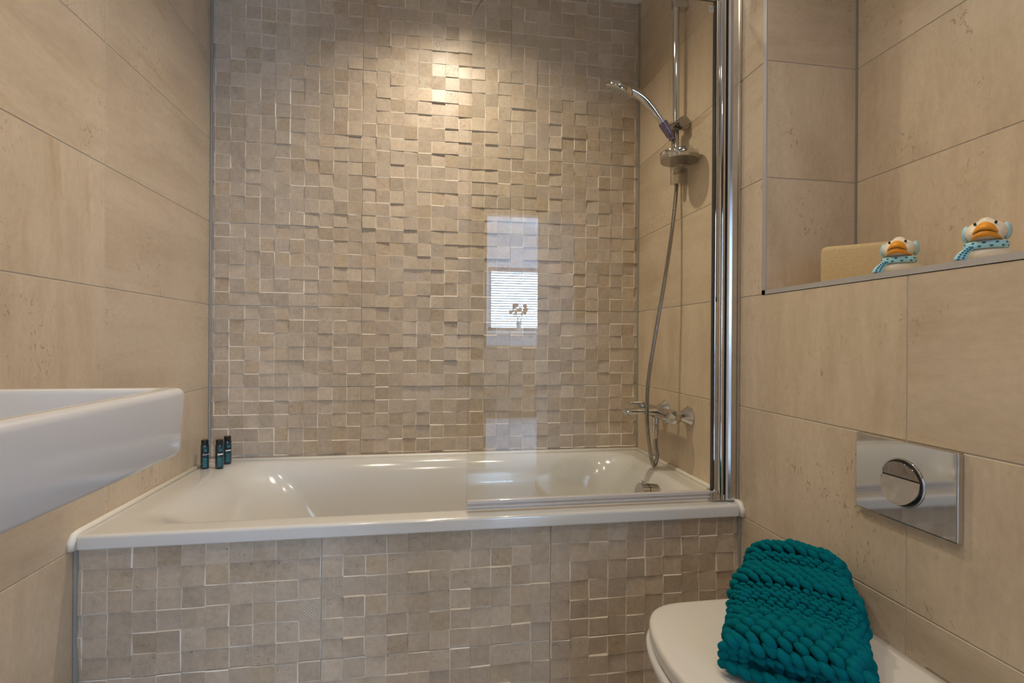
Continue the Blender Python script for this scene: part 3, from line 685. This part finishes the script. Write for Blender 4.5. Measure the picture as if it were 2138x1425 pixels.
while a < .214:
    fine = (-.078 < a < -.028) or (.050 < a < .132)
    step = .0150 if fine else .0212; da = .0088 if fine else .0132
    L, wd, th = (.0176, .0088, .0112) if fine else (.0268, .0130, .0175)
    if a > .150: L, wd, th, step, da = .0290, .0165, .0200, .0225, .0160
    dz = (top(a + .004) - top(a - .004)) / .008
    for b, z, nb, nzv in walk(section(a), step, (row % 2) * step * .5 + Q.uniform(0, .002)):
        n = (B * nb + Vector((0, 0, 1)) * nzv - A * dz * nzv).normalized()
        tb = (B * nzv - Vector((0, 0, 1)) * nb)
        ang = math.radians(Q.gauss(34 if not fine else 24, 6))
        d = tb * math.cos(ang) + (A + Vector((0, 0, dz)) * nzv) * math.sin(ang)
        s = Q.uniform(.88, 1.1)
        sts.append(stitch(P3(a + Q.gauss(0, .0012), b, z) + n * (Q.gauss(0, .0008) - (.0042 if fine else .001)), d, n, L * s, wd * s, th * s))
    a += da; row += 1
# far end closing face
for z in [.012 + .016 * k for k in range(5)]:
    for k in range(10):
        b = -.085 + .019 * k
        if abs(b) > .095 - .55 * z: continue
        sts.append(stitch(P3(-.147 - .004 * math.sin(z * 40), b, z), B + Vector((0, 0, .5)), -A, .028, .016, .015))
# near end: rolled upper edge above a dark fold, lower layers behind it
def edge_row(a, z, b0, b1, size, tilt, jit=.002):
    b = b0
    while b < b1:
        sts.append(stitch(P3(a + Q.gauss(0, jit), b, z + Q.gauss(0, jit * .7)), B * math.cos(tilt) + Vector((0, 0, -math.sin(tilt))) + A * .25, A + Vector((0, 0, .4)), size * 1.55, size * .92, size * .9)); b += size * .98
edge_row(.216, .049, -.086, .100, .0185, .6); edge_row(.214, .036, -.088, .104, .0140, .2); edge_row(.220, .010, -.086, .104, .0185, .4)
edge_row(.196, .020, -.045, .104, .0205, .6); 
for zz in (.012, .026, .038):
    for bb in (-.098, -.084, -.070): sts.append(stitch(P3(.214 + Q.gauss(0, .002), bb, zz), Vector((0, 0, .6)) + B * .8, A, .022, .016, .016))
bl = obj('knit_stitches', cat_(*sts), 'wool', blanket, smooth=True); tag(bl, kind='stuff')
core = []
for a in [-.145 + .012 * i for i in range(30)]:
    h = top(a) - .012; w = HW(a) - .006; 
    if a > .195: break
    core.append([P3(a, x, z) for x, z in ((-w, 0), (-w, h * .6), (-w + .02, h), (w - .02, h), (w, h * .6), (w, 0))])
obj('folded_core', loft(core), 'wool', blanket)

# ------------------------------------------------------------------ toy ducks and cork block in the niche
def make_duck():
    root = bpy.data.objects.new('toy_duck', None); root.empty_display_size = .03; link(root)
    # local: faces -x, base at z = 0
    body = obj('body', cat_(sphere((.004, 0, .010), (.040, .034, .021), 32, 20), sphere((.030, 0, .019), (.018, .016, .010), 24, 16), sphere((.046, 0, .0225), (.008, .010, .004), 20, 12), sphere((-.010, 0, .030), (.019, .021, .018), 24, 16),
            sphere((-.012, 0, .0475), (.0235, .0265, .0190), 32, 20), sphere((-.018, 0, .0440), (.0210, .0240, .0155), 32, 20), sphere((-.011, 0, .0640), (.0115, .0100, .0075), 20, 14), sphere((-.006, .0, .0690), (.0050, .0045, .0030), 16, 10)), 'duck', root)
    def rm(o):
        r = o.modifiers.new('r', 'REMESH'); r.mode = 'VOXEL'; r.voxel_size = .0011; r.use_smooth_shade = True
        s = o.modifiers.new('s', 'SMOOTH'); s.iterations = 9; s.factor = .6
    modifier_mesh(body, rm)
    bm = bmesh.new(); bm.from_mesh(body.data)
    for v in bm.verts: v.co.z = max(v.co.z, 0.0)
    bm.to_mesh(body.data); bm.free()
    def lip(z0, amp, th, reach, nm):
        V = []; nu, nv = 16, 6
        top_, bot = [], []
        for i in range(nu + 1):
            t = -1 + 2 * i / nu; y = .0200 * t; xb = -.0330 + .0145 * abs(t) ** 2.2
            ext = reach * (1 - abs(t) ** 2.4) + .0015
            for j in range(nv + 1):
                s = j / nv; x = xb - ext * s; curve = amp * (1 - t * t) * math.cos(s * 1.35)
                V.append((x, y, z0 + curve + (-.0060 * abs(t) ** 1.6)))
        k = len(V); V2 = [(x + .001, y, z - th * (1 - .35 * abs(y) / .0200)) for x, y, z in V]
        Fq = []
        for i in range(nu):
            for j in range(nv):
                q = (i * (nv + 1) + j, (i + 1) * (nv + 1) + j, (i + 1) * (nv + 1) + j + 1, i * (nv + 1) + j + 1); Fq += [q, tuple(k + e for e in reversed(q))]
        for i in range(nu):
            q = (i * (nv + 1) + nv, (i + 1) * (nv + 1) + nv); Fq.append((q[0], q[1], k + q[1], k + q[0]))
            q = (i * (nv + 1), (i + 1) * (nv + 1)); Fq.append((q[1], q[0], k + q[0], k + q[1]))
        for i in (0, nu):
            for j in range(nv): q = (i * (nv + 1) + j, i * (nv + 1) + j + 1); Fq.append((q[0], q[1], k + q[1], k + q[0]))
        return obj(nm, (V + V2, Fq), 'bill', root, smooth=True)
    lip(.0475, .0135, .0050, .0165, 'upper_bill'); lip(.0435, .0030, .0095, .0140, 'lower_bill')
    for s in (-1, 1):
        obj('eye', sphere((-.0300, s * .0125, .0590), (.0018, .0020, .0026), 14, 10), 'black', root, smooth=True)
        obj('earmuff', sphere((-.001, s * .0245, .0480), (.0135, .0068, .0140), 22, 14), 'sky', root, smooth=True)
    # scarf: band round the neck and a hanging tail, both dotted
    rings = []
    for i in range(40):
        t = 2 * math.pi * i / 40; cx_, cy_ = -.012 + .0235 * math.cos(t), .0255 * math.sin(t); n = Vector((math.cos(t), math.sin(t), 0))
        c = Vector((cx_, cy_, .0245)); rings.append([c + n * (.0028 * math.cos(q)) + Vector((0, 0, .0062 * math.sin(q))) for q in [2 * math.pi * k / 10 for k in range(10)]])
    rings.append(rings[0]); sc = obj('scarf', loft(rings, False, False), 'scarf', root, smooth=True)
    side = Vector((.34, -.94, 0)); nn = Vector((-.90, -.33, .28)).normalized()
    tailpts = smooth_path([(-.030, .014, .0240), (-.034, .0205, .0185), (-.038, .0265, .0110), (-.040, .0300, .0020)], 5)
    tr_ = []
    for i, p in enumerate(tailpts):
        w = .0058 + .0036 * i / len(tailpts)
        tr_.append([p + side * (w * math.cos(q)) + nn * (.0022 * math.sin(q)) for q in [2 * math.pi * k / 12 for k in range(12)]])
    st_ = obj('scarf_tail', loft(tr_), 'scarf', root, smooth=True)
    q = random.Random(5); dots = []
    for i in range(22):
        t = 2 * math.pi * (i + q.uniform(-.2, .2)) / 22; zz = .0245 + (.0026 if i % 2 else -.0026); n = Vector((math.cos(t), math.sin(t), 0))
        c = Vector((-.012 + .0257 * math.cos(t), .0277 * math.sin(t), zz)); dots.append(xf(sphere((0, 0, 0), (.0006, .0027, .0020), 10, 6), Matrix.Translation(c) @ Matrix.Rotation(t, 4, 'Z')))
    dt = obj('dots', cat_(*dots), 'dot', sc, smooth=True); tag(dt, kind='stuff')
    dots = []
    for i, p in enumerate(tailpts[2:-1:2]):
        for k in (-1, 1):
            c = p + nn * .0020 + side * (k * .0034) + Vector((0, 0, .001 * k)); dots.append(sphere(c, (.0012, .0020, .0018), 8, 6))
    tag(obj('dots', cat_(*dots), 'dot', st_, smooth=True), kind='stuff')
    return root
def copy_tree(o, parent=None):
    c = o.copy(); col.objects.link(c); c.parent = parent
    for ch in o.children: copy_tree(ch, c)
    return c
duck = make_duck(); duck.location = (W + .052, -1.150, SILL - .0005); duck.rotation_euler[2] = math.radians(37)
tag(duck, 'cream rubber duck with blue spotted scarf sitting in front of the cork block', 'toy duck', 'two toy ducks on the niche shelf')
duck2 = copy_tree(duck); duck2.location = (W + .052, -1.308, SILL - .0005); duck2.rotation_euler[2] = math.radians(36); duck2.scale = (1.0, 1.0, 1.0)
tag(duck2, 'cream rubber duck with blue spotted scarf alone at the right edge of the shelf', 'toy duck', 'two toy ducks on the niche shelf')
p0, p1 = Vector((1.706, -.925, 0)), Vector((1.815, -1.042, 0)); ln = (p1 - p0).length; ang = math.atan2(p1.y - p0.y, p1.x - p0.x)
blk = obj('cork_block', xf(rbox(0, ln + .006, 0, .056, 0, .0955, .013, 5), Matrix.Translation(Vector((p0.x, p0.y, SILL - .001))) @ Matrix.Rotation(ang, 4, 'Z')), 'cork', None, (1.78, -.97, SILL - .001), auto=50)
tag(blk, 'beige cork-textured block with rounded edges leaning in the niche corner', 'block')

# ------------------------------------------------------------------ three small toiletry bottles on the bath rim
def text_on(body, s, size, c, r, z, ang):
    cu = bpy.data.curves.new('print', 'FONT'); cu.body = s; cu.size = size; cu.align_x = 'LEFT'; cu.resolution_u = 2
    to = bpy.data.objects.new('print', cu); col.objects.link(to)
    dg = bpy.context.evaluated_depsgraph_get(); dg.update(); me = bpy.data.meshes.new_from_object(to.evaluated_get(dg))
    bpy.data.objects.remove(to)
    V = []
    for v in me.vertices:
        t = ang + v.co.x / r; V.append((c[0] + (r + .0003) * math.cos(t), c[1] + (r + .0003) * math.sin(t), z + v.co.y))
    o = obj('print', (V, [tuple(p.vertices) for p in me.polygons]), 'print', body); return o
def patch(c, r, a0, a1, z0, z1, n=6):
    V = []
    for i in range(n + 1):
        t = a0 + (a1 - a0) * i / n; V += [(c[0] + r * math.cos(t), c[1] + r * math.sin(t), z) for z in (z0, z1)]
    return V, [(2 * i, 2 * i + 2, 2 * i + 3, 2 * i + 1) for i in range(n)]
def bottle(x, y, word, face, label, r=.0128):
    z = .5505; t = thing('toiletry_bottle', label, 'bottle', (x, y, z), 'small toiletry bottles on the bath rim')
    b = obj('body', lathe((x, y, z), (0, 0, 1), [(0, r - .001), (.0015, r), (.079, r), (.083, r - .0012), (.084, r - .003)], 28), 'bottle', t, auto=40)
    cp = obj('cap', lathe((x, y, z + .084), (0, 0, 1), [(0, r - .0022), (.002, r - .0015), (.013, r - .0015), (.0145, r - .003), (.0145, 0)], 24), 'cap', t, auto=40)
    obj('label_panel', patch((x, y), r + .0001, face - .75, face + .75, z + .006, z + .042, 14), 'teal_label', b)
    obj('label_panel', patch((x, y), r + .0001, face - .55, face + .65, z + .058, z + .076, 12), 'teal_label', b)
    fine = [patch((x, y), r + .0003, face - .55, face + .35 + .2 * (k % 2), z + .010 + .0042 * k, z + .0112 + .0042 * k) for k in range(7)]
    fine += [patch((x, y), r + .0003, face - .25, face + .35, z + .064, z + .0655), patch((x, y), r + .0003, face - .05, face + .45, z + .0605, z + .062)]
    obj('small_print', cat_(*fine), 'print_teal', b)
    if word: text_on(b, word, .0068, (x, y), r, z + .047, face - .62)
    else: obj('print', cat_(patch((x, y), r + .0003, face - .6, face + .8, z + .047, z + .0515, 12), patch((x, y), r + .0003, face - .5, face - .25, z + .0435, z + .045)), 'print', b)
face = math.atan2(CAM.y + .1, CAM.x - .05) + .12
bottle(.0345, -.119, 'SHAMPOO', face, 'dark teal bottle standing closest to the left wall')
bottle(.0810, -.119, None, face, 'dark teal bottle in front, middle of the three')
bottle(.0835, -.056, None, face, 'dark blue bottle standing behind the others by the back wall')

# ------------------------------------------------------------------ hall things mirrored in the screen
blind = thing('venetian_blind', 'white venetian blind covering the far window', 'blind', ((wx0 + wx1) / 2, HY - .03, wz0))
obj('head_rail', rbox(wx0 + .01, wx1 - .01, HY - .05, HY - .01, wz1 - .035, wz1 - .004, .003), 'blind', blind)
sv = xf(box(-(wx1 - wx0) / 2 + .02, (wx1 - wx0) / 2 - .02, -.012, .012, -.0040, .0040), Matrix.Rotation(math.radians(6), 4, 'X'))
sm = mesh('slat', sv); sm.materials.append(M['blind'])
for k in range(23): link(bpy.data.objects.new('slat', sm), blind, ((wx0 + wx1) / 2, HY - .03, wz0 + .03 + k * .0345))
vx, vy = 1.985, HY + .06
vase = thing('flower_vase', 'glass vase of dried flowers on the far window sill', 'vase', (vx, vy, wz0))
obj('vase_body', lathe((vx, vy, wz0), (0, 0, 1), [(0, .035), (.004, .040), (.06, .028), (.10, .034), (.12, .040)], 24), 'vase', vase, smooth=True)
q = random.Random(9)
for k in range(9):
    a = 6.283 * k / 9; tip = Vector((vx + .13 * math.cos(a) * q.uniform(.5, 1), vy + .02 * math.sin(a), wz0 + .33 + q.uniform(-.09, .03)))
    s = obj('stem', tube([(vx, vy, wz0 + .02), tip.lerp(Vector((vx, vy, wz0 + .15)), .5), tip], .003, 6), 'leaf', vase)
    obj('flower', cat_(*[sphere(tip + Vector((q.gauss(0, .014), q.gauss(0, .012), q.gauss(0, .012))), .018, 8, 6) for _ in range(6)]), 'petal', s, smooth=True)
cab = thing('hall_cabinet', 'dark wooden cabinet below the far window', 'cabinet', (1.95, HY + .2, 0))
obj('carcass', cat_(rbox(1.35, 2.52, HY + .01, HY + .38, .06, .90, .004), box(1.40, 2.48, HY + .03, HY + .33, 0, .06)), 'dark_wood', cab)
obj('cabinet_top', rbox(1.33, 2.54, HY + .005, HY + .40, .90, .93, .004), 'wood', cab)
for k in range(3):
    x = 1.36 + .386 * k; d = obj('cabinet_door', rbox(x + .004, x + .380, HY + .381, HY + .399, .075, .885, .003), 'dark_wood', cab)
    obj('knob', lathe((x + .34, HY + .399, .55), (0, 1, 0), [(0, .006), (.012, .006), (.014, .012), (.022, .010)], 14), 'chrome', d)
